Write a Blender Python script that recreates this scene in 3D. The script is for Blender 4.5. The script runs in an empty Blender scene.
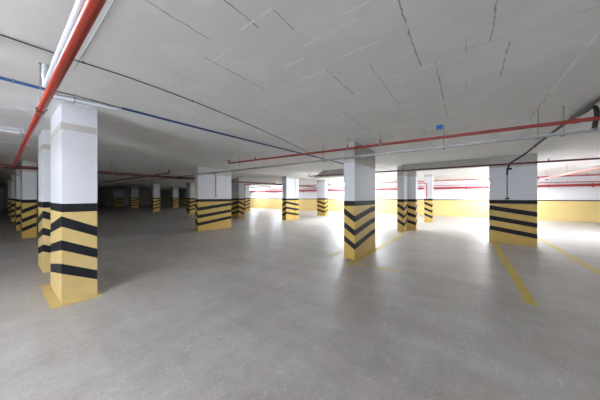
import bpy, bmesh, math, random
from mathutils import Vector, Matrix

scene = bpy.context.scene
COL = scene.collection
rnd = random.Random(7)
CEIL = 2.83           # ceiling height
EYE = 1.5             # camera height

# ------------------------------------------------------------------ materials
def new_mat(name):
    m = bpy.data.materials.new(name)
    m.use_nodes = True
    nt = m.node_tree
    return m, nt, nt.nodes['Principled BSDF']

def painted(name, col, rough=.55, var=.06, scale=6.0, bump=.15, spec=.4, metallic=0.0, dirt=None, dirt_amt=.0, bscale=40):
    """plain surface with a little mottling, optional scuffed dirt patches and a fine bump"""
    m, nt, b = new_mat(name)
    N, L = nt.nodes, nt.links
    tc = N.new('ShaderNodeTexCoord')
    n1 = N.new('ShaderNodeTexNoise'); n1.inputs['Scale'].default_value = scale; n1.inputs['Detail'].default_value = 6
    L.new(tc.outputs['Object'], n1.inputs['Vector'])
    ramp = N.new('ShaderNodeValToRGB')
    ramp.color_ramp.elements[0].position = .3; ramp.color_ramp.elements[1].position = .7
    ramp.color_ramp.elements[0].color = tuple(c * (1 - var) for c in col) + (1,)
    ramp.color_ramp.elements[1].color = tuple(min(1, c * (1 + var)) for c in col) + (1,)
    L.new(n1.outputs['Fac'], ramp.inputs['Fac'])
    src = ramp.outputs['Color']
    if dirt:
        n2 = N.new('ShaderNodeTexNoise'); n2.inputs['Scale'].default_value = 3.1; n2.inputs['Detail'].default_value = 8
        n2.inputs['Roughness'].default_value = .7
        L.new(tc.outputs['Object'], n2.inputs['Vector'])
        r2 = N.new('ShaderNodeValToRGB')
        r2.color_ramp.elements[0].position = .55; r2.color_ramp.elements[1].position = .75
        r2.color_ramp.elements[0].color = (0, 0, 0, 1); r2.color_ramp.elements[1].color = (dirt_amt,) * 3 + (1,)
        L.new(n2.outputs['Fac'], r2.inputs['Fac'])
        mx = N.new('ShaderNodeMixRGB'); mx.inputs['Color2'].default_value = tuple(dirt) + (1,)
        L.new(r2.outputs['Color'], mx.inputs['Fac']); L.new(src, mx.inputs['Color1'])
        src = mx.outputs['Color']
    L.new(src, b.inputs['Base Color'])
    b.inputs['Roughness'].default_value = rough
    b.inputs['Metallic'].default_value = metallic
    b.inputs['Specular IOR Level'].default_value = spec
    if bump:
        n3 = N.new('ShaderNodeTexNoise'); n3.inputs['Scale'].default_value = bscale; n3.inputs['Detail'].default_value = 4
        L.new(tc.outputs['Object'], n3.inputs['Vector'])
        bp = N.new('ShaderNodeBump'); bp.inputs['Strength'].default_value = bump; bp.inputs['Distance'].default_value = .01
        L.new(n3.outputs['Fac'], bp.inputs['Height']); L.new(bp.outputs['Normal'], b.inputs['Normal'])
    return m

WHITE = painted('white_paint', (.66, .665, .71), .55, .03, 3, .12, dirt=(.50, .48, .46), dirt_amt=.25)
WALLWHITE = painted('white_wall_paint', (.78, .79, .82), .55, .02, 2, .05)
PALEYEL = painted('pale_yellow_paint', (.64, .475, .20), .5, .06, 5, .12, dirt=(.55, .48, .36), dirt_amt=.35)  # paler yellow for the two nearest left columns and the overspill
YELLOW = painted('yellow_paint', (.60, .40, .10), .45, .07, 5, .12, dirt=(.50, .36, .16), dirt_amt=.45)
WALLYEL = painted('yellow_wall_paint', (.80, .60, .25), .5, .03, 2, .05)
BLACK = painted('black_paint', (.014, .014, .020), .6, .2, 8, .12, spec=.22, dirt=(.07, .065, .065), dirt_amt=.25)
HEAD = painted('bare_concrete', (.50, .485, .46), .8, .06, 4, .3)
BAND = painted('mortar_band', (.50, .475, .44), .85, .06, 6, .4)
BEAM = painted('beam_concrete', (.42, .41, .37), .85, .08, 4, .3)
RED = painted('red_pipe_paint', (.36, .034, .016), .36, .10, 7, .04, spec=.5)
BRANCHRED = painted('dull_red_pipe_paint', (.25, .030, .024), .4, .12, 7, .04)
REDWALL = painted('red_wall_pipe_paint', (.42, .045, .05), .35, .08, 5, .04)
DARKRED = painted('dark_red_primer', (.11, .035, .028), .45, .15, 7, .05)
GALV = painted('galvanised_steel', (.36, .37, .38), .5, .10, 20, .05, metallic=.5)
STEEL = painted('grey_rod_steel', (.30, .29, .28), .45, .08, 20, .05, metallic=.6)
RUBBER = painted('black_cable_sheath', (.018, .018, .022), .5, .1, 30, .05)
BLUE = painted('blue_conduit_plastic', (.035, .095, .26), .45, .08, 10, .03)
BLUEBOX = painted('blue_box_plastic', (.03, .22, .65), .4, .05, 10, .03)
PVC = painted('white_pipe_plastic', (.52, .53, .57), .45, .03, 6, .03)
LINEY = painted('yellow_floor_paint', (.60, .46, .10), .55, .10, 6, .15, dirt=(.42, .38, .22), dirt_amt=.7)
LINEWORN = painted('worn_yellow_floor_paint', (.52, .45, .23), .6, .10, 6, .15, dirt=(.45, .43, .40), dirt_amt=.9)

def emis(name, col, s):
    m, nt, b = new_mat(name)
    b.inputs['Base Color'].default_value = (.9, .9, .9, 1)
    b.inputs['Emission Color'].default_value = tuple(col) + (1,)
    b.inputs['Emission Strength'].default_value = s
    n = nt.nodes.new('ShaderNodeTexNoise')      # faint unevenness of the diffuser
    n.inputs['Scale'].default_value = 2
    mr = nt.nodes.new('ShaderNodeMapRange'); mr.inputs['To Min'].default_value = s * .95; mr.inputs['To Max'].default_value = s * 1.05
    nt.links.new(n.outputs['Fac'], mr.inputs['Value']); nt.links.new(mr.outputs['Result'], b.inputs['Emission Strength'])
    return m
TUBE_ON = emis('lit_tube', (.87, .94, 1.0), 225)
TUBE_FAR = emis('lit_far_tube', (.87, .94, 1.0), 135)
TUBE_NEAR = emis('lit_near_tube', (.90, .94, 1.0), 50)
TUBE_ADDED = emis('lit_added_tube', (.88, .95, 1.0), 500)
TUBE_OFF = painted('unlit_tube', (.82, .83, .85), .3, .02, 4, 0)

# ---- concrete floor: mottled, scuffed, speckled with aggregate, half polished
def floor_mat():
    m, nt, b = new_mat('polished_concrete_floor')
    N, L = nt.nodes, nt.links
    tc = N.new('ShaderNodeTexCoord')
    def noise(s, d=6, r=.55, vec=None):
        n = N.new('ShaderNodeTexNoise'); n.inputs['Scale'].default_value = s
        n.inputs['Detail'].default_value = d; n.inputs['Roughness'].default_value = r
        L.new(vec or tc.outputs['Object'], n.inputs['Vector']); return n
    def ramp(fac, *els):
        r = N.new('ShaderNodeValToRGB')
        e = r.color_ramp.elements
        e[0].position, e[0].color = els[0][0], tuple(els[0][1]) + (1,)
        e[1].position, e[1].color = els[1][0], tuple(els[1][1]) + (1,)
        for p, c in els[2:]:
            x = e.new(p); x.color = tuple(c) + (1,)
        L.new(fac, r.inputs['Fac']); return r
    def mix(kind, fac, a, c2):
        x = N.new('ShaderNodeMixRGB'); x.blend_type = kind
        if hasattr(fac, 'is_output'): L.new(fac, x.inputs['Fac'])
        else: x.inputs['Fac'].default_value = fac
        L.new(a, x.inputs['Color1'])
        if hasattr(c2, 'is_output'): L.new(c2, x.inputs['Color2'])
        else: x.inputs['Color2'].default_value = tuple(c2) + (1,)
        return x.outputs['Color']
    big = noise(.55, 5, .5)
    c = ramp(big.outputs['Fac'], (.3, (.485, .462, .447)), (.7, (.575, .552, .538))).outputs['Color']
    mid = noise(4.0, 10, .7)
    c = mix('MULTIPLY', .8, c, ramp(mid.outputs['Fac'], (.3, (.78, .77, .76)), (.7, (1.08, 1.08, 1.08))).outputs['Color'])
    fine = noise(45, 6, .75)
    c = mix('MULTIPLY', .7, c, ramp(fine.outputs['Fac'], (.3, (.80, .79, .78)), (.7, (1.10, 1.10, 1.10))).outputs['Color'])
    # long trowel and tyre scuffs along both grid directions
    for sc, rot, amt in (((.5, 1.8, 1), 0.0, .35), ((2.2, .25, 1), .0, .4), ((1.6, .7, 1), .5, .4)):
        mp = N.new('ShaderNodeMapping'); mp.inputs['Scale'].default_value = sc; mp.inputs['Rotation'].default_value = (0, 0, rot)
        L.new(tc.outputs['Object'], mp.inputs['Vector'])
        s = noise(1.0, 8, .65, mp.outputs['Vector'])
        c = mix('MULTIPLY', amt, c, ramp(s.outputs['Fac'], (.36, (.76, .74, .72)), (.58, (1.06, 1.06, 1.06))).outputs['Color'])
    # pale aggregate chips and dark pits
    for scale, thr, colr, sparse in ((13, .16, (.74, .73, .71), .47), (11, .13, (.12, .11, .10), .50), (24, .20, (.70, .69, .67), .45), (21, .17, (.17, .15, .14), .46), (48, .24, (.72, .71, .7), .46)):
        v = N.new('ShaderNodeTexVoronoi'); v.inputs['Scale'].default_value = scale
        off = N.new('ShaderNodeMapping'); off.inputs['Location'].default_value = (scale * .37, scale * .11, 0)
        L.new(tc.outputs['Object'], off.inputs['Vector']); L.new(off.outputs['Vector'], v.inputs['Vector'])
        spots = ramp(v.outputs['Distance'], (thr * .45, (1, 1, 1)), (thr, (0, 0, 0)))
        zn = N.new('ShaderNodeMapping'); zn.inputs['Location'].default_value = (scale, -scale * .7, 0)
        L.new(tc.outputs['Object'], zn.inputs['Vector'])
        zone = ramp(noise(3.1, 5, .6, zn.outputs['Vector']).outputs['Fac'], (sparse, (0, 0, 0)), (sparse + .14, (.85, .85, .85)))
        mask = mix('MULTIPLY', 1.0, spots.outputs['Color'], zone.outputs['Color'])
        c = mix('MIX', mask, c, colr)
    # short pale scratches
    mp = N.new('ShaderNodeMapping'); mp.inputs['Scale'].default_value = (2.2, 14, 1); mp.inputs['Rotation'].default_value = (0, 0, .6)
    L.new(tc.outputs['Object'], mp.inputs['Vector'])
    s = noise(2.0, 3, .5, mp.outputs['Vector'])
    c = mix('MIX', ramp(s.outputs['Fac'], (.66, (0, 0, 0)), (.72, (.5, .5, .5))).outputs['Color'], c, (.72, .71, .69))
    L.new(c, b.inputs['Base Color'])
    rr = N.new('ShaderNodeMapRange'); rr.inputs['From Min'].default_value = .3; rr.inputs['From Max'].default_value = .7
    rr.inputs['To Min'].default_value = .30; rr.inputs['To Max'].default_value = .52
    L.new(mid.outputs['Fac'], rr.inputs['Value']); L.new(rr.outputs['Result'], b.inputs['Roughness'])
    b.inputs['Specular IOR Level'].default_value = .55
    bp = N.new('ShaderNodeBump'); bp.inputs['Strength'].default_value = .10; bp.inputs['Distance'].default_value = .01
    L.new(noise(9, 6).outputs['Fac'], bp.inputs['Height']); L.new(bp.outputs['Normal'], b.inputs['Normal'])
    return m

# ---- concrete ceiling with the joints of its formwork boards
def ceiling_mat():
    m, nt, b = new_mat('painted_concrete_ceiling')
    N, L = nt.nodes, nt.links
    tc = N.new('ShaderNodeTexCoord')
    def math_(op, a, c2=None, c3=None):
        x = N.new('ShaderNodeMath'); x.operation = op
        for i, v in enumerate((a, c2, c3)):
            if v is None: continue
            if hasattr(v, 'is_output'): L.new(v, x.inputs[i])
            else: x.inputs[i].default_value = v
        return x.outputs[0]
    def noise(s, d=6, r=.55):
        n = N.new('ShaderNodeTexNoise'); n.inputs['Scale'].default_value = s
        n.inputs['Detail'].default_value = d; n.inputs['Roughness'].default_value = r
        L.new(tc.outputs['Object'], n.inputs['Vector']); return n
    n1 = noise(.7, 5, .5)
    r1 = N.new('ShaderNodeValToRGB')
    r1.color_ramp.elements[0].position = .3; r1.color_ramp.elements[1].position = .7
    r1.color_ramp.elements[0].color = (.76, .755, .745, 1); r1.color_ramp.elements[1].color = (.83, .825, .815, 1)
    L.new(n1.outputs['Fac'], r1.inputs['Fac'])
    # smeared filler patches
    n2 = noise(1.9, 3, .45)
    r2 = N.new('ShaderNodeValToRGB')
    r2.color_ramp.elements[0].position = .52; r2.color_ramp.elements[1].position = .56
    r2.color_ramp.elements[0].color = (1, 1, 1, 1); r2.color_ramp.elements[1].color = (1.05, 1.05, 1.06, 1)
    L.new(n2.outputs['Fac'], r2.inputs['Fac'])
    mx = N.new('ShaderNodeMixRGB'); mx.blend_type = 'MULTIPLY'; mx.inputs['Fac'].default_value = .8
    L.new(r1.outputs['Color'], mx.inputs['Color1']); L.new(r2.outputs['Color'], mx.inputs['Color2'])
    col = mx.outputs['Color']
    sep = N.new('ShaderNodeSeparateXYZ'); L.new(tc.outputs['Object'], sep.inputs[0])
    wob = math_('MULTIPLY', math_('SUBTRACT', noise(11, 6, .6).outputs['Fac'], .5), .05)
    X = math_('ADD', sep.outputs['X'], wob); Y = math_('ADD', sep.outputs['Y'], wob)
    brk = noise(9, 3).outputs['Fac']
    def seg(along, across, a0, a1, c0, w):
        d = math_('ABSOLUTE', math_('SUBTRACT', across, c0))
        line = math_('LESS_THAN', d, w * .85)
        inside = math_('MULTIPLY', math_('GREATER_THAN', along, a0), math_('LESS_THAN', along, a1))
        return math_('MULTIPLY', line, inside)
    dark = None; pale = None
    for y, x0, x1, w in ((1.74, .35, 1.06, .006), (2.0, 1.16, 2.0, .006), (1.31, .7, 1.22, .006), (1.10, 1.16, 1.40, .005),
                         (1.17, 2.04, 2.75, .007), (.37, 1.3, 2.57, .007), (.245, 2.57, 4.6, .007), (-.17, 2.0, 2.5, .005),
                         (-.30, 2.6, 3.3, .006), (.78, 2.2, 3.6, .004), (1.55, 3.2, 4.6, .006), (2.5, 2.2, 3.6, .004), (-.86, 4.1, 5.4, .006),
                         (3.02, 9.2, 11.9, .012), (.7, 4.8, 7.0, .006), (6.2, 1.5, 4.5, .006), (7.4, 2.5, 5.5, .006), (5.2, 2.0, 3.6, .006)):
        s = seg(X, Y, x0, x1, y, w); dark = s if dark is None else math_('MAXIMUM', dark, s)
    for x, y0, y1, w in ((2.6, .0, .85, .008), (4.3, -1.9, -1.0, .008), (3.4, -1.6, -1.2, .012), (2.05, 1.2, 1.75, .008), (1.75, 1.25, 1.5, .010), (1.15, 1.1, 1.45, .009), (3.2, .45, 1.2, .007), (2.9, 1.6, 2.3, .008), (1.5, .35, .75, .007), (2.3, 2.0, 2.5, .008), (3.76, -1.2, -.55, .006), (1.94, .6, 1.0, .008), (1.25, 1.55, 2.0, .006),
                         (1.6, .65, 1.15, .006), (2.75, .95, 1.5, .006), (2.95, -.75, -.5, .008)):
        s = seg(Y, X, y0, y1, x, w); pale = s if pale is None else math_('MAXIMUM', pale, s)
    s = seg(X, Y, 2.0, 4.2, -.86, .009); pale = math_('MAXIMUM', pale, s)
    # the regular board joints, faint and broken, all over the slab
    br = N.new('ShaderNodeTexBrick'); br.inputs['Scale'].default_value = 1.0
    br.inputs['Brick Width'].default_value = 2.5; br.inputs['Row Height'].default_value = 1.25
    br.inputs['Mortar Size'].default_value = .006; br.inputs['Mortar Smooth'].default_value = .3
    cmb = N.new('ShaderNodeCombineXYZ'); L.new(X, cmb.inputs[0]); L.new(Y, cmb.inputs[1])
    L.new(cmb.outputs[0], br.inputs['Vector'])
    faint = math_('MULTIPLY', br.outputs['Fac'], math_('MULTIPLY', math_('GREATER_THAN', noise(1.1, 2).outputs['Fac'], .52), .28))
    dk = math_('MULTIPLY', dark, math_('MULTIPLY_ADD', brk, 4.2, -1.35))
    dk = math_('MINIMUM', math_('MAXIMUM', dk, 0.0), .85)
    dk = math_('MAXIMUM', dk, faint)
    pl = math_('MULTIPLY', pale, math_('MAXIMUM', math_('MULTIPLY_ADD', brk, 3.2, -.9), .0))
    m1 = N.new('ShaderNodeMixRGB'); m1.inputs['Color2'].default_value = (.33, .32, .31, 1)
    L.new(dk, m1.inputs['Fac']); L.new(col, m1.inputs['Color1'])
    m2 = N.new('ShaderNodeMixRGB'); m2.inputs['Color2'].default_value = (.97, .965, .96, 1)
    L.new(pl, m2.inputs['Fac']); L.new(m1.outputs['Color'], m2.inputs['Color1'])
    L.new(m2.outputs['Color'], b.inputs['Base Color'])
    b.inputs['Roughness'].default_value = .7
    b.inputs['Specular IOR Level'].default_value = .25
    bp = N.new('ShaderNodeBump'); bp.inputs['Strength'].default_value = .25; bp.inputs['Distance'].default_value = .01
    hh = math_('ADD', noise(5, 6).outputs['Fac'], math_('SUBTRACT', math_('MULTIPLY', pl, .6), math_('MULTIPLY', dk, .8)))
    L.new(hh, bp.inputs['Height']); L.new(bp.outputs['Normal'], b.inputs['Normal'])
    return m

FLOOR = floor_mat(); CEILM = ceiling_mat()
PLAINWALL = painted('grey_wall_render', (.42, .41, .40), .85, .08, 1.5, .2)

# ------------------------------------------------------------------ builders
def obj(name, bm, mats, parent=None, smooth=False, bevel=0):
    bmesh.ops.recalc_face_normals(bm, faces=bm.faces)
    me = bpy.data.meshes.new(name); bm.to_mesh(me); bm.free()
    for m in (mats if isinstance(mats, (list, tuple)) else [mats]): me.materials.append(m)
    if smooth:
        for p in me.polygons: p.use_smooth = True
        me.set_sharp_from_angle(angle=math.radians(40))
    o = bpy.data.objects.new(name, me); COL.objects.link(o)
    if parent:
        o.parent = parent
        pw = Vector(parent.location)
        if parent.parent: pw = pw + Vector(parent.parent.location)
        me.transform(Matrix.Translation(-pw))
    if bevel:
        b = o.modifiers.new('edge', 'BEVEL'); b.width = bevel; b.segments = 2; b.limit_method = 'ANGLE'; b.angle_limit = .8
    return o

def thing(name, label, cat, loc=(0, 0, 0), group=None):
    o = bpy.data.objects.new(name, None); o.empty_display_size = .2; COL.objects.link(o); o.location = loc
    return tag(o, label, cat, group)

def tag(o, label, cat, group=None):
    o['label'] = label; o['category'] = cat; o['kind'] = 'thing'
    if group: o['group'] = group
    return o

def structure(name, bm, mats, **k):
    o = obj(name, bm, mats, **k); o['kind'] = 'structure'; return o

def box(bm, x0, x1, y0, y1, z0, z1, mi=0):
    v = [bm.verts.new(p) for p in ((x0, y0, z0), (x1, y0, z0), (x1, y1, z0), (x0, y1, z0),
                                   (x0, y0, z1), (x1, y0, z1), (x1, y1, z1), (x0, y1, z1))]
    for f in ((3, 2, 1, 0), (4, 5, 6, 7), (0, 1, 5, 4), (1, 2, 6, 5), (2, 3, 7, 6), (3, 0, 4, 7)):
        bm.faces.new([v[i] for i in f]).material_index = mi
    return v

def tube(bm, pts, r, n=12, mi=0):
    """round bar swept along a path, mitred at the bends, closed at both ends"""
    P = [Vector(p) for p in pts]
    rings = []
    ref = None
    for i, p in enumerate(P):
        t = (P[min(i + 1, len(P) - 1)] - P[max(i - 1, 0)]).normalized()
        if ref is None:
            ref = Vector((0, 0, 1)) if abs(t.z) < .9 else Vector((1, 0, 0))
        u = (ref - t * ref.dot(t)).normalized(); w = t.cross(u); ref = u
        rings.append([bm.verts.new(p + (u * math.cos(2 * math.pi * k / n) + w * math.sin(2 * math.pi * k / n)) * r) for k in range(n)])
    for a, c in zip(rings, rings[1:]):
        for k in range(n):
            bm.faces.new((a[k], a[(k + 1) % n], c[(k + 1) % n], c[k])).material_index = mi
    bm.faces.new(rings[0][::-1]).material_index = mi; bm.faces.new(rings[-1]).material_index = mi

def arc(c, a, b, r_from, r_to, n=6):
    """quarter bend round centre c from direction a to direction b"""
    c, a, b = Vector(c), Vector(a), Vector(b)
    return [c + a * r_from * math.cos(t * math.pi / 2 / n) + b * r_to * math.sin(t * math.pi / 2 / n) for t in range(n + 1)]

def spline(pts, n=8):
    P = [Vector(p) for p in pts]; out = []
    for i in range(len(P) - 1):
        p0, p1, p2, p3 = P[max(i - 1, 0)], P[i], P[i + 1], P[min(i + 2, len(P) - 1)]
        for k in range(n):
            t = k / n
            out.append(.5 * ((2 * p1) + (p2 - p0) * t + (2 * p0 - 5 * p1 + 4 * p2 - p3) * t * t + (3 * p1 - p0 - 3 * p2 + p3) * t ** 3))
    return out + [P[-1]]

# ------------------------------------------------------------------ the shell
X0, X1, Y0, Y1 = -8.0, 20.9, -10.0, 48.0
bm = bmesh.new(); box(bm, X0, X1, Y0, Y1, -.25, 0); structure('floor', bm, FLOOR)
bm = bmesh.new(); box(bm, X0 - .3, X1 + .3, Y0 - .3, Y1 + .3, CEIL, CEIL + .3); structure('ceiling', bm, CEILM)

# far wall: yellow dado, black line, white above
bm = bmesh.new()
box(bm, X1, X1 + .3, Y0 - .3, Y1 + .3, -.25, 1.25, 0)
box(bm, X1, X1 + .3, Y0 - .3, Y1 + .3, 1.25, 1.315, 1)
box(bm, X1, X1 + .3, Y0 - .3, Y1 + .3, 1.315, CEIL, 2)
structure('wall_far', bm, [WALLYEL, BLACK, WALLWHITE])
bm = bmesh.new(); box(bm, X0 - .3, X1, Y1, Y1 + .3, -.25, CEIL); structure('wall_back', bm, PLAINWALL)
# wall on the camera's right, out of the picture
bm = bmesh.new(); box(bm, X0 - .3, X1, Y0 - .3, Y0, -.25, CEIL); structure('wall_right', bm, PLAINWALL)
# wall behind the camera, its unseen entrance placed and sized for the daylight
OP = (-1.5, 4.0)
bm = bmesh.new()
box(bm, X0 - .3, X0, Y0, OP[0], -.25, CEIL); box(bm, X0 - .3, X0, OP[1], Y1, -.25, CEIL)
box(bm, X0 - .3, X0, OP[0], OP[1], 2.65, CEIL); box(bm, X0 - .3, X0, OP[0], OP[1], -.25, 0)
structure('wall_behind', bm, PLAINWALL)

# downstand beams on the column line
bm = bmesh.new(); box(bm, 9.85, 10.35, -.66, 2.14, 2.57, CEIL); structure('ceiling_beam', bm, BEAM, bevel=.01)
bm = bmesh.new()
pts = [(3.3, 2.50), (6.35, 2.50), (5.75, CEIL), (3.3, CEIL)]
a = [bm.verts.new((9.7, y, z)) for y, z in pts]; c = [bm.verts.new((10.15, y, z)) for y, z in pts]
bm.faces.new(a); bm.faces.new(c[::-1])
for i in range(4): bm.faces.new((a[i], a[(i + 1) % 4], c[(i + 1) % 4], c[i]))
structure('ceiling_haunch', bm, BEAM)

# ------------------------------------------------------------------ columns
BAR = (1.285, 1.405)
STR = ((.425, .565), (.755, .895), (1.085, 1.23))
def column_box(root, x0, x1, y0, y1, high, head_z=2.42, band=False, yel=None):
    """high: is the stripe high at corner (x0,y0)?  neighbours alternate round the shaft"""
    bm = bmesh.new()
    C = [(x0, y0), (x1, y0), (x1, y1), (x0, y1)]
    off = high if isinstance(high, tuple) else [0 if (i % 2 == 0) == high else -.19 for i in range(4)]
    lev = []
    for i in range(4):
        z = [0]
        for lo, hi in STR: z += [lo + off[i], hi + off[i]]
        lev.append([bm.verts.new((C[i][0], C[i][1], q)) for q in z + list(BAR)])
    for i in range(4):
        A, B = lev[i], lev[(i + 1) % 4]
        for k in range(len(A) - 1):
            bm.faces.new((A[k], B[k], B[k + 1], A[k + 1])).material_index = k % 2
    bm.faces.new([l[0] for l in lev][::-1]); bm.faces.new([l[-1] for l in lev]).material_index = 1
    obj('painted_base', bm, [yel or YELLOW, BLACK], root)
    bm = bmesh.new()
    if band:
        box(bm, x0, x1, y0, y1, BAR[1], CEIL)
        obj('shaft', bm, WHITE, root)
        bm = bmesh.new(); box(bm, x0 - .006, x1 + .006, y0 - .006, y1 + .006, 2.455, 2.55)
        obj('mortar_band', bm, BAND, root)
    else:
        box(bm, x0, x1, y0, y1, BAR[1], head_z); obj('shaft', bm, WHITE, root)
        bm = bmesh.new(); box(bm, x0, x1, y0, y1, head_z, CEIL); obj('column_head', bm, HEAD, root)

def column(label, boxes, band=False, head_z=2.42, overspill=None, yel=None):
    x0, x1, y0, y1, _ = boxes[0]
    root = thing('support_column', label, 'column', ((x0 + x1) / 2, (y0 + y1) / 2, 0), 'striped concrete columns of the car park')
    for bx in boxes:
        column_box(root, *bx, band=band, head_z=head_z, yel=yel)
    if overspill:
        bm = bmesh.new()
        for a, b_, c_, d in overspill: box(bm, a, b_, c_, d, -.001, .004)
        o = obj('paint_overspill', bm, PALEYEL, root); o['label'] = 'yellow paint on the floor round the foot of the column'
    return root

column('nearest striped column at the left, with a grey mortar band near its top', [(.53, .91, 4.55, 5.65, True)], band=True, yel=PALEYEL,
       overspill=[(.42, .53, 4.44, 5.8), (.53, .95, 4.44, 4.55)])
column('column right behind the nearest left column, mostly hidden by it', [(.53, .92, 6.71, 7.6, True)], band=True, yel=PALEYEL)
column('third column in the left row, stripes rising right, below the red pipe tee', [(.52, .87, 12.9, 13.9, False)])
column('fourth column in the left row, narrow strip left of the third', [(.48, .9, 16.0, 17.0, False)])
column('fifth column in the left row, thin sliver in the dark', [(.47, .88, 21.9, 22.9, False)])
column('last column in the left row, darkest sliver at the picture edge', [(.47, .88, 29.0, 30.0, False)])
column('central column with V stripes and a yellow line along its foot', [(5.08, 6.30, 2.14, 2.42, False), (6.315, 6.64, 2.155, 2.42, (-.03, .02, -.03, -.08))], head_z=2.33)
column('wide column at the right with a black cable down its white face', [(9.7, 10.05, -1.73, -.63, False)], head_z=2.46)
column('widest column left of centre, with a thin grey conduit on its front', [(5.2, 6.60, 9.4, 9.64, (-.19, -.036, -.19, 0)), (6.62, 6.95, 9.42, 9.64, (-.034, 0, -.19, -.19))], head_z=2.52)
column('far narrow column in the dark area, just left of the widest column', [(10.3, 10.9, 20.0, 20.7, False)])
column('column with a dark left face tucked right of the widest column', [(10.02, 10.5, 12.75, 13.6, True)], head_z=2.7)
column('far small column beside the bright far wall, right of the dark-faced column', [(15.3, 15.95, 18.4, 19.1, False)], head_z=2.7)
column('double column left of the central one, split by a dark vertical gap', [(10.95, 11.84, 9.2, 9.55, (0, -.14, 0, -.19)), (11.92, 12.3, 9.22, 9.55, (-.15, -.19, 0, -.14))], head_z=2.7)
column('small far column with narrow V stripes before the bright far wall', [(15.4, 15.85, 8.95, 9.7, False)], head_z=2.7)
column('L-shaped column right of the central one with zigzag stripes', [(10.37, 11.08, 2.13, 2.41, False), (11.1, 11.5, 1.8, 2.41, False)])
column('slim far column with a red pipe drop, right of the L-shaped column', [(15.1, 15.55, 1.58, 2.0, False)], head_z=2.7)
column('striped column standing alone in the dark, nearer of the two', [(9.42, 10.06, 25.6, 26.0, False)])
column('striped column standing deep in the dark, left of the nearer one', [(10.75, 11.65, 36.5, 37.1, False)])
column('barely visible column deep in the dark between two striped columns', [(14.2, 14.9, 32.0, 32.6, False)])
column('farthest column in the dark, left of the deep striped one', [(10.7, 11.9, 44.0, 44.6, False)])

# ------------------------------------------------------------------ floor markings
def marking(name, label, rects, mat, group):
    bm = bmesh.new()
    for r in rects: box(bm, *r, -.001, .003)
    return tag(obj(name, bm, mat), label, 'floor marking', group)
G = 'yellow parking bay lines'
marking('parking_line', 'bright yellow parking line running from the foot of the right column', [(4.42, 9.7, -.80, -.67)], LINEY, G)
marking('parking_line', 'yellow parking line at far right running out of the picture', [(4.5, 11.6, -2.18, -2.06)], LINEY, G)
marking('parking_line', 'yellow line along the foot of the central column towards the L-shaped column', [(4.62, 10.0, 2.0, 2.13)], LINEY, G)
marking('parking_line', 'short worn yellow line crossing the floor before the central column', [(4.74, 4.88, 1.1, 1.95)], LINEWORN, G)
marking('parking_line', 'short worn yellow line left of the foot of the central column', [(5.02, 5.7, 2.72, 2.84)], LINEWORN, G)
marking('parking_line', 'faint worn yellow line on the far side of the central column', [(7.0, 9.2, 2.75, 2.85)], LINEWORN, G)

# ------------------------------------------------------------------ pipes
def hanger(root, x, y, z, r, mat=STEEL, along='y'):
    """threaded rod from the ceiling with a split ring round the pipe"""
    bm = bmesh.new(); tube(bm, [(x, y, z + r), (x, y, CEIL + .003)], .004, 6)
    box(bm, x - .012, x + .012, y - .012, y + .012, CEIL - .005, CEIL + .003)
    ring = r + .006
    d = (0, .014, 0) if along == 'y' else (.014, 0, 0)
    tube(bm, [(x - d[0], y - d[1], z), (x + d[0], y + d[1], z)], ring, 14)
    return obj('pipe_hanger', bm, mat, root, smooth=True)

def sprinkler(root, x, y, z, r, mat):
    bm = bmesh.new()
    tube(bm, [(x, y, z + r * .6), (x, y, z + r + .035)], .018, 10)
    tube(bm, [(x, y, z + r + .035), (x, y, z + r + .06)], .009, 8)
    tube(bm, [(x, y, z + r + .06), (x, y, z + r + .066)], .024, 12)
    return obj('sprinkler_head', bm, mat, root, smooth=True)

def coupling(bm, p, d, r, l=.05):
    p, d = Vector(p), Vector(d).normalized()
    tube(bm, [p - d * l, p + d * l], r, 14)

PG = 'red fire sprinkler pipes'
# near main, runs away to the left beside the near column
ZM = 2.345
t = thing('fire_main_pipe', 'thick bright red pipe sweeping overhead from the top edge past the nearest column', 'pipe', (.25, 4, CEIL), PG)
bm = bmesh.new(); tube(bm, [(.25, -6, ZM), (.25, 10.0, ZM)], .027, 20); obj('pipe', bm, RED, t, smooth=True)
bm = bmesh.new()
coupling(bm, (.25, 8.0, ZM), (0, 1, 0), .033, .03)
obj('pipe_coupling', bm, RED, t, smooth=True)
bm = bmesh.new(); box(bm, .212, .288, 3.268, 3.292, ZM - .005, ZM + .005); tube(bm, [(.25, 3.265, ZM), (.25, 3.295, ZM)], .031, 16)
obj('pipe_clamp', bm, RUBBER, t)
for y in (-2.0, 3.4, 6.6): hanger(t, .25, y, ZM, .027)
# cross main along x at y = 10
ZC = 2.335
t = thing('cross_pipe', 'dark red pipe crossing behind the left columns and the widest column', 'pipe', (4, 10.06, CEIL), PG)
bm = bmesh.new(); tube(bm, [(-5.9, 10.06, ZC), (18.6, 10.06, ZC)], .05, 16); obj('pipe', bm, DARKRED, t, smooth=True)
bm = bmesh.new(); coupling(bm, (.25, 10.06, ZC), (1, 0, 0), .062, .12); coupling(bm, (.25, 9.96, ZC), (0, 1, 0), .048, .06)
obj('pipe_tee', bm, DARKRED, t, smooth=True)
bm = bmesh.new(); coupling(bm, (4.7, 10.06, ZC), (1, 0, 0), .06, .09); obj('pipe_coupling', bm, DARKRED, t, smooth=True)
for x in (-2, 2.4, 4.0, 8.2, 13.0, 17.0): hanger(t, x, 10.06, ZC, .05, along='x')
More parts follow.
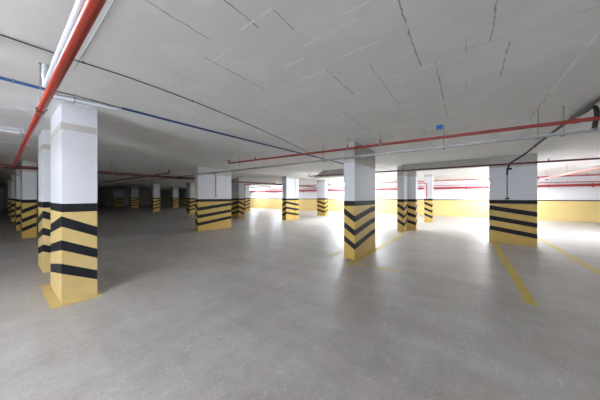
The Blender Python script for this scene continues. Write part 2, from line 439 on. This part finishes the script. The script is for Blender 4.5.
# near sprinkler branch in front of the central column
t = thing('sprinkler_pipe', 'red sprinkler pipe across the ceiling before the central column', 'pipe', (4.7, 2, CEIL), PG)
za, zb = 2.535, 2.655
def zbr(y): return za + (zb - za) * (y + 1.41) / 8.0
bm = bmesh.new()
tube(bm, [(4.7, -8, zbr(-8))] + [(4.7, 6.45, zbr(6.45))] + arc((4.7, 6.45, zbr(6.45) + .06), (0, 0, -1), (0, 1, 0), .06, .06)[1:] + [(4.7, 6.51, zbr(6.45) + .12)], .027, 14)
obj('pipe', bm, BRANCHRED, t, smooth=True)
for y in (6.44, 1.95, -1.2):
    bm = bmesh.new(); coupling(bm, (4.7, y, zbr(y)), (0, 1, 0), .032, .035); obj('pipe_coupling', bm, BRANCHRED, t, smooth=True)
for y in (5.2, 2.15, 1.42, -3.3): sprinkler(t, 4.7, y, zbr(y), .027, BRANCHRED)
for y in (4.9, 2.15, 1.42, -4): hanger(t, 4.7, y, zbr(y), .027)
# its continuation on the other side of the cross main
t = thing('sprinkler_pipe', 'dark pipe running deep into the dark left area from behind the cross pipe', 'pipe', (4.7, 15, CEIL), PG)
bm = bmesh.new()
tube(bm, [(4.7, 22, 2.60), (4.7, 11.06, 2.60)] + arc((4.7, 11.06, 2.66), (0, 0, -1), (0, -1, 0), .06, .06)[1:] + [(4.7, 11.0, 2.74)], .03, 10)
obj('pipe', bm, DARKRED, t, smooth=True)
for y in (12.4, 16, 20): sprinkler(t, 4.7, y, 2.6, .03, DARKRED)
for y in (12, 17, 21): hanger(t, 4.7, y, 2.6, .03)
# dark branch under the beams
ZD = 2.49
t = thing('sprinkler_pipe', 'thin dark red sprinkler pipe passing over the white top of the right column', 'pipe', (9.4, 2, CEIL), PG)
bm = bmesh.new()
tube(bm, [(9.4, -8, ZD), (9.4, 6.35, ZD + .06)] + arc((9.4, 6.35, ZD + .11), (0, 0, -1), (0, 1, 0), .05, .05)[1:] + [(9.4, 6.4, ZD + .15)], .026, 12)
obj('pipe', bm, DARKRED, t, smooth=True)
for y in (4.75, 2.0, 1.62, -1.9, -5): sprinkler(t, 9.4, y, ZD + .02 + .004 * y, .026, DARKRED)
for y in (5.5, 3.0, .2, -1.4, -4): hanger(t, 9.4, y, ZD + .03 + .004 * y, .026)
# branch further back
t = thing('sprinkler_pipe', 'thin red sprinkler pipe in front of the far wall, above the thick wall pipe', 'pipe', (18.7, 5, CEIL), PG)
bm = bmesh.new(); tube(bm, [(18.7, -9, 2.66), (18.7, 24, 2.66)], .032, 12); obj('pipe', bm, REDWALL, t, smooth=True)
for y in (-5.2, -2.5, 1.0, 4, 8, 13): sprinkler(t, 18.7, y, 2.66, .032, REDWALL)
for y in (-6, -3, .5, 3.5, 7, 12, 18, 23): hanger(t, 18.7, y, 2.66, .032)
# branch behind the widest column
t = thing('sprinkler_pipe', 'thin red sprinkler pipe seen between the widest column and the double column', 'pipe', (13.0, 14, CEIL), PG)
bm = bmesh.new()
tube(bm, [(13.0, 24, 2.58), (13.0, 12.1, 2.58)] + arc((13.0, 12.1, 2.63), (0, 0, -1), (0, -1, 0), .05, .05)[1:] + [(13.0, 12.05, 2.70)], .03, 10)
obj('pipe', bm, REDWALL, t, smooth=True)
for y in (13, 17, 21): hanger(t, 13.0, y, 2.58, .03)
# thick wall main
t = thing('wall_pipe', 'thick red pipe fixed along the white upper part of the far wall', 'pipe', (20.7, 5, 2.21), PG)
bm = bmesh.new(); tube(bm, [(20.72, -9.9, 2.21), (20.72, 40, 2.21)], .075, 16); obj('pipe', bm, REDWALL, t, smooth=True)
for y in range(-9, 30, 3):
    bm = bmesh.new(); box(bm, 20.70, X1 - .02, y - .02, y + .02, 2.105, 2.14); box(bm, 20.85, X1 + .003, y - .03, y + .03, 2.08, 2.32)
    obj('wall_bracket', bm, REDWALL, t)
for y in (-7.2, -4.2, -1.5, 3.5, 8.5, 14):
    bm = bmesh.new(); coupling(bm, (20.72, y, 2.21), (0, 1, 0), .088, .06); obj('pipe_coupling', bm, REDWALL, t, smooth=True)
t = thing('wall_pipe', 'thin pinkish red pipe along the far wall just above the thick one', 'pipe', (20.8, 5, 2.41), PG)
bm = bmesh.new(); tube(bm, [(20.82, -9.9, 2.41), (20.82, 40, 2.41)], .022, 10); obj('pipe', bm, REDWALL, t, smooth=True)
for y in range(-8, 30, 3):
    bm = bmesh.new(); box(bm, 20.80, X1 + .003, y - .015, y + .015, 2.37, 2.44); obj('wall_bracket', bm, REDWALL, t)
# slanting pair at the right
t = thing('feed_pipe', 'red pipe slanting up to the right edge, beyond the right column', 'pipe', (14, -3.35, CEIL), PG)
bm = bmesh.new(); tube(bm, [(9.4, -3.35, ZD - .09), (18.7, -3.35, 2.50)], .055, 14)
obj('pipe', bm, REDWALL, t, smooth=True)
bm = bmesh.new(); tube(bm, [(9.4, -3.55, ZD - .02), (18.7, -3.55, 2.56)], .03, 10); obj('side_pipe', bm, REDWALL, t, smooth=True)
bm = bmesh.new(); coupling(bm, (9.4, -3.35, ZD - .07), (0, 0, 1), .05, .06); obj('pipe_tee', bm, REDWALL, t, smooth=True)
bm = bmesh.new(); coupling(bm, (18.7, -3.35, 2.56), (0, 0, 1), .05, .09); obj('pipe_tee', bm, REDWALL, t, smooth=True)
for x in (11, 14, 17): hanger(t, x, -3.35, 2.43, .055, along='x')
# red drop on the slim far column
t = thing('drop_pipe', 'thin red pipe dropping down the slim far column', 'pipe', (15.03, 1.9, CEIL), PG)
bm = bmesh.new()
tube(bm, [(15.03, 2.75, CEIL + .003), (15.03, 2.75, 2.36), (15.03, 2.72, 2.33), (15.03, 1.96, 2.33), (15.03, 1.89, 2.30), (15.03, 1.86, 2.24), (15.03, 1.86, 1.46)], .03, 10)
obj('pipe', bm, REDWALL, t, smooth=True)
for z in (2.0, 1.55):
    bm = bmesh.new(); box(bm, 15.02, 15.1, 1.82, 1.90, z, z + .03); obj('pipe_clip', bm, STEEL, t)

# white waste pipe beside the red main
t = thing('waste_pipe', 'white plastic pipe along the left side of the thick red overhead pipe', 'pipe', (.19, 1, CEIL))
bm = bmesh.new()
tube(bm, [(.29, -6, 2.60), (.29, 3.32, 2.60)] + arc((.29, 3.32, 2.68), (0, 0, -1), (0, 1, 0), .08, .08)[1:] + [(.29, 3.40, CEIL + .003)], .03, 16)
obj('pipe', bm, PVC, t, smooth=True)
bm = bmesh.new(); coupling(bm, (.29, 3.27, 2.60), (0, 1, 0), .034, .04); obj('elbow_socket', bm, PVC, t, smooth=True)
bm = bmesh.new(); coupling(bm, (.29, 3.40, 2.72), (0, 0, 1), .034, .03); obj('elbow_socket', bm, PVC, t, smooth=True)
bm = bmesh.new()
pt = [(.29, 1.62, 2.632), (.255, 1.62, 2.605), (.268, 1.62, 2.574), (.29, 1.62, 2.567), (.322, 1.62, 2.59)]
tube(bm, spline([(.21, 1.68, 2.65)] + pt[1:2] + pt[2:], 5), .004, 6)
obj('wire_tie', bm, RUBBER, t, smooth=True)
hanger(t, .29, -1.2, 2.60, .03)
# white plaster seam on the ceiling, built as a thin strip
bm = bmesh.new(); box(bm, .4665, .4725, -3, 3.3, CEIL - .004, CEIL + .003)
tag(obj('plaster_seam', bm, PVC), 'thin white strip along the ceiling right of the thick red pipe', 'plaster seam')
# white sleeve under the blue conduit
t = thing('conduit_sleeve', 'white plastic tube on the ceiling just above the nearest column', 'conduit', (.8, 4.05, CEIL - .03))
bm = bmesh.new(); tube(bm, [(.40, 4.25, CEIL - .04), (1.02, 4.12, CEIL - .04)], .029, 14); obj('tube', bm, PVC, t, smooth=True)
bm = bmesh.new(); coupling(bm, (1.035, 4.117, CEIL - .04), (1, -.2, 0), .033, .018); obj('end_collar', bm, PVC, t, smooth=True)
bm = bmesh.new(); box(bm, .6, .612, 4.17, 4.25, CEIL - .072, CEIL + .004); obj('fixing_clip', bm, STEEL, t)

# ------------------------------------------------------------------ cables
def cable(name, label, pts, r, mat, cat, group=None, clips=(), n=8):
    t = thing(name, label, cat, tuple(pts[len(pts) // 2]), group)
    bm = bmesh.new(); tube(bm, spline(pts, 6), r, n); obj('cable', bm, mat, t, smooth=True)
    if clips:
        for x, y, z in clips:
            bm = bmesh.new(); box(bm, x - .006, x + .006, y - r - .006, y + r + .006, z - r - .003, CEIL + .003)
            obj('cable_clip', bm, STEEL, t)
    return t
zc = CEIL - .012
cable('ceiling_cable', 'thin black cable stapled across the ceiling, nearest of the ceiling runs',
      [(-3, 3.05, zc), (.0, 3.04, zc), (1.07, 2.99, zc), (2.4, 3.12, zc), (4.2, 3.45, zc), (6.6, 4.03, zc), (8.0, 4.3, zc)], .0052, RUBBER, 'cable',
      'ceiling cables', [(.5, 3.02, zc), (1.6, 3.03, zc), (2.9, 3.19, zc), (4.6, 3.54, zc), (6.2, 3.93, zc)])
zc = CEIL - .02
t = cable('ceiling_cable', 'blue conduit across the ceiling, passing just above the nearest column',
      [(-3, 4.12, zc), (.0, 4.12, zc), (.36, 4.12, zc)], .017, BLUE, 'conduit', 'ceiling cables', [(.1, 4.12, zc)])
bm = bmesh.new(); tube(bm, spline([(1.09, 4.08, zc), (2.5, 4.08, zc), (4.4, 4.02, zc), (7.4, 3.9, zc), (9.4, 3.82, zc)], 6), .017, 8)
obj('cable', bm, BLUE, t, smooth=True)
bm = bmesh.new(); tube(bm, spline([(.34, 4.12, zc), (.6, 4.06, zc), (1.1, 4.08, zc)], 6), .007, 6)
o = obj('bare_lead', bm, RUBBER, t, smooth=True); o['label'] = 'thin black length of the blue run'
for x, y in ((1.2, 4.08), (2.2, 4.08), (3.4, 4.05), (4.8, 4.0), (6.4, 3.93)):
    bm = bmesh.new(); box(bm, x - .006, x + .006, y - .02, y + .02, zc - .019, CEIL + .003); obj('cable_clip', bm, STEEL, t)
zc = CEIL - .012
cable('ceiling_cable', 'thin white cable on the ceiling at the left edge, behind the unlit light',
      [(-3, 8.9, zc), (.0, 8.92, zc), (.5, 9.0, zc)], .012, PVC, 'cable', 'ceiling cables', [(-.3, 8.9, zc)])
cable('ceiling_cable', 'faint white cable on the ceiling at the left edge, before the unlit light',
      [(-3, 5.5, zc), (.0, 5.5, zc), (.16, 5.5, zc)], .009, PVC, 'cable', 'ceiling cables', [(-.3, 5.5, zc)])

# perforated cable tray
XT, ZT = 4.9, 2.405
t = thing('cable_tray', 'perforated galvanised cable tray hung across the ceiling', 'cable tray', (XT, 2, ZT))
bm = bmesh.new()
w, h = .045, .036
ys, ye = -8.0, 24.0
box(bm, XT - w, XT + w, ys, ye, ZT, ZT + .003)
for sx in (-w, w - .002):
    box(bm, XT + sx, XT + sx + .002, ys, ye, ZT + .003, ZT + .010); box(bm, XT + sx, XT + sx + .002, ys, ye, ZT + h - .010, ZT + h)
    y = ys
    while y < ye:
        if y < 12: box(bm, XT + sx, XT + sx + .002, y, y + .035, ZT + .010, ZT + h - .010)
        y += .075
    box(bm, XT + sx, XT + sx + .002, 12, ye, ZT + .010, ZT + h - .010)
obj('tray', bm, GALV, t)
def tray_hanger(y):
    bm = bmesh.new(); tube(bm, [(XT, y, ZT - .012), (XT, y, CEIL + .002)], .007, 8)
    box(bm, XT - .09, XT + .09, y - .02, y + .02, ZT - .012, ZT - .0005); tube(bm, [(XT, y, ZT - .022), (XT, y, ZT - .012)], .014, 6)
    obj('hanger_rod', bm, STEEL, t)
for y in (.33, -.88, -1.14, -3.2, 2.9, 6.2, 9.0, 12.5, 16, 20, 23.5): tray_hanger(y)
bm = bmesh.new()
bm.free()
for dx in (-.025, .0, .025):
    bm = bmesh.new(); tube(bm, [(XT + dx, ys + .2, ZT + .012), (XT + dx, ye - .2, ZT + .012)], .008, 6)
    obj('tray_cable', bm, RUBBER, t, smooth=True)
t = thing('junction_box', 'small bright blue box on the ceiling where a tray hanger meets it', 'junction box', (XT, .38, CEIL - .03))
bm = bmesh.new(); box(bm, XT - .05, XT + .05, .345, .445, CEIL - .055, CEIL + .001); obj('box_body', bm, BLUEBOX, t, bevel=.006)
bm = bmesh.new(); box(bm, XT - .054, XT + .054, .341, .449, CEIL - .064, CEIL - .055); obj('box_lid', bm, BLUEBOX, t, bevel=.003)

# heavy black cable to the right column
zc = CEIL - .035
t = thing('power_cable', 'thick black cable along the ceiling that bends down the face of the right column', 'cable', (8, -1.4, zc))
bm = bmesh.new()
tube(bm, spline([(-1, -1.45, zc), (3.0, -1.43, zc), (5.0, -1.41, zc), (7.0, -1.40, zc), (8.6, -1.41, zc), (9.05, -1.38, zc - .04), (9.35, -1.26, zc - .13),
                 (9.58, -1.12, zc - .24), (9.655, -1.06, zc - .42), (9.665, -1.05, 2.2)], 6), .024, 12)
obj('cable', bm, RUBBER, t, smooth=True)
bm = bmesh.new(); tube(bm, [(9.672, -1.05, 2.25), (9.672, -1.05, 1.46)], .013, 10); obj('drop_conduit', bm, RUBBER, t, smooth=True)
bm = bmesh.new(); box(bm, 9.62, 9.701, -1.10, -1.0, 1.425, 1.475); obj('end_fitting', bm, RUBBER, t, bevel=.006)
bm = bmesh.new(); box(bm, 9.62, 9.701, -1.16, -1.03, 2.36, 2.42); obj('wall_clamp', bm, RUBBER, t, bevel=.006)
for x in (2.0, 5.6, 6.8, 8.2):
    bm = bmesh.new(); box(bm, x - .008, x + .008, -1.44, -1.375, zc - .028, CEIL + .003); obj('cable_clip', bm, STEEL, t)
bm = bmesh.new()
tube(bm, spline([(5.45, -1.42, zc - .01), (5.2, -1.43, zc - .02), (5.02, -1.435, zc - .02), (4.92, -1.44, zc - .07), (4.89, -1.44, 2.62), (4.90, -1.43, 2.52), (4.90, -1.42, ZT + .03)], 6), .026, 10)
obj('branch_cable', bm, RUBBER, t, smooth=True)
# conduit on the widest column
t = thing('conduit_pipe', 'thin grey conduit bent down the front of the widest column', 'conduit', (6.06, 9.38, 2.5))
bm = bmesh.new()
tube(bm, [(5.78, 9.38, 2.61), (5.86, 9.38, 2.61)] + arc((5.86, 9.38, 2.41), (0, 0, 1), (1, 0, 0), .20, .20)[1:] + [(6.06, 9.38, 1.55)], .016, 10)
obj('pipe', bm, STEEL, t, smooth=True)
bm = bmesh.new(); box(bm, 6.025, 6.095, 9.35, 9.4, 1.52, 1.58); obj('end_fitting', bm, STEEL, t)
bm = bmesh.new(); box(bm, 6.03, 6.09, 9.36, 9.4, 2.2, 2.22); obj('conduit_clip', bm, STEEL, t)

# ------------------------------------------------------------------ lights
def batten(label, x, y, z, length, lit=TUBE_ON, along='y', group='ceiling strip lights'):
    t = thing('strip_light', label, 'light', (x, y, z), group)
    L = length / 2
    def bx(bm, a0, a1, c0, c1, z0, z1):
        if along == 'y': box(bm, x + c0, x + c1, y + a0, y + a1, z0, z1)
        else: box(bm, x + a0, x + a1, y + c0, y + c1, z0, z1)
    bm = bmesh.new(); bx(bm, -L, L, -.05, .05, z, z + .05); obj('light_body', bm, PVC, t, bevel=.005)
    for s in (-.025, .025):
        bm = bmesh.new()
        if along == 'y': tube(bm, [(x + s, y - L + .03, z - .02), (x + s, y + L - .03, z - .02)], .018, 10)
        else: tube(bm, [(x - L + .03, y + s, z - .02), (x + L - .03, y + s, z - .02)], .018, 10)
        obj('tube', bm, lit, t, smooth=True)
    for s in (-1, 1):
        bm = bmesh.new(); bx(bm, s * L - .02, s * L + .02, -.05, .05, z - .035, z + .001); obj('end_cap', bm, PVC, t)
    if z + .05 < CEIL - .01:
        for s in (-.7, .7):
            bm = bmesh.new()
            if along == 'y': tube(bm, [(x, y + s * L, z + .045), (x, y + s * L, CEIL + .002)], .008, 6)
            else: tube(bm, [(x + s * L, y, z + .045), (x + s * L, y, CEIL + .002)], .008, 6)
            obj('hanger_rod', bm, STEEL, t)
    return t
batten('lit strip light by the far wall, half behind the right column', 19.6, -1.75, 2.46, 1.6)
batten('lit strip light on the ceiling seen just left of the central column', 19.2, 9.5, 2.74, 1.6)
batten('lit strip light seen left of the double column, nearer of two', 19.2, 17.6, 2.74, 1.6, lit=TUBE_FAR)
batten('lit strip light seen left of the double column, farther and lower of two', 19.6, 22.0, 2.50, 1.6, lit=TUBE_FAR)
batten('added strip light near the far wall, hidden by the central column', 19.2, 7.25, 2.74, 1.2)  # unseen lamp added to brighten the far wall
batten('lit strip light hung left of the camera, out of the picture', -1.0, 3.1, 2.77, 1.6, lit=TUBE_NEAR, along='x')
batten('unlit white strip light on the ceiling at the left edge', -.45, 7.05, CEIL - .05, 1.5, lit=TUBE_OFF, along='x')

batten('added strip light on the ceiling, out of sight behind the central column', 13.6, 5.3, 2.74, 1.5, lit=TUBE_ADDED)  # extra lamp for the middle floor and ceiling, placed where the column hides it
batten('added strip light on the ceiling, out of sight behind the wide right column', 14.0, -1.75, 2.74, 1.5, along='x')  # added fill, kept out of view by the right column
batten('added strip light hung right of the picture, near the far wall', 13.0, -6.5, 2.3, 1.6, along='x')  # invented hanging lamp outside the frame, adds light to the floor

# ------------------------------------------------------------------ daylight outside
w = bpy.data.worlds.new('overcast'); scene.world = w; w.use_nodes = True
bg = w.node_tree.nodes['Background']
bg.inputs['Color'].default_value = (.86, .93, 1.0, 1); bg.inputs['Strength'].default_value = 7.8

# ------------------------------------------------------------------ camera
cam = bpy.data.cameras.new('camera'); co = bpy.data.objects.new('camera', cam); COL.objects.link(co)
cam.sensor_width = 36; cam.lens = 36 * 224 / 600; cam.shift_y = -3 / 600
cam.clip_start = .05; cam.clip_end = 200
yaw = math.atan2(166.1, 224)
co.location = (0, 0, EYE); co.rotation_euler = (math.radians(90), 0, yaw - math.pi / 2)
scene.camera = co
scene.view_settings.view_transform = 'Standard'; scene.view_settings.look = 'None'
scene.view_settings.gamma = 1; scene.view_settings.use_curve_mapping = False
scene.view_settings.exposure = 1.25
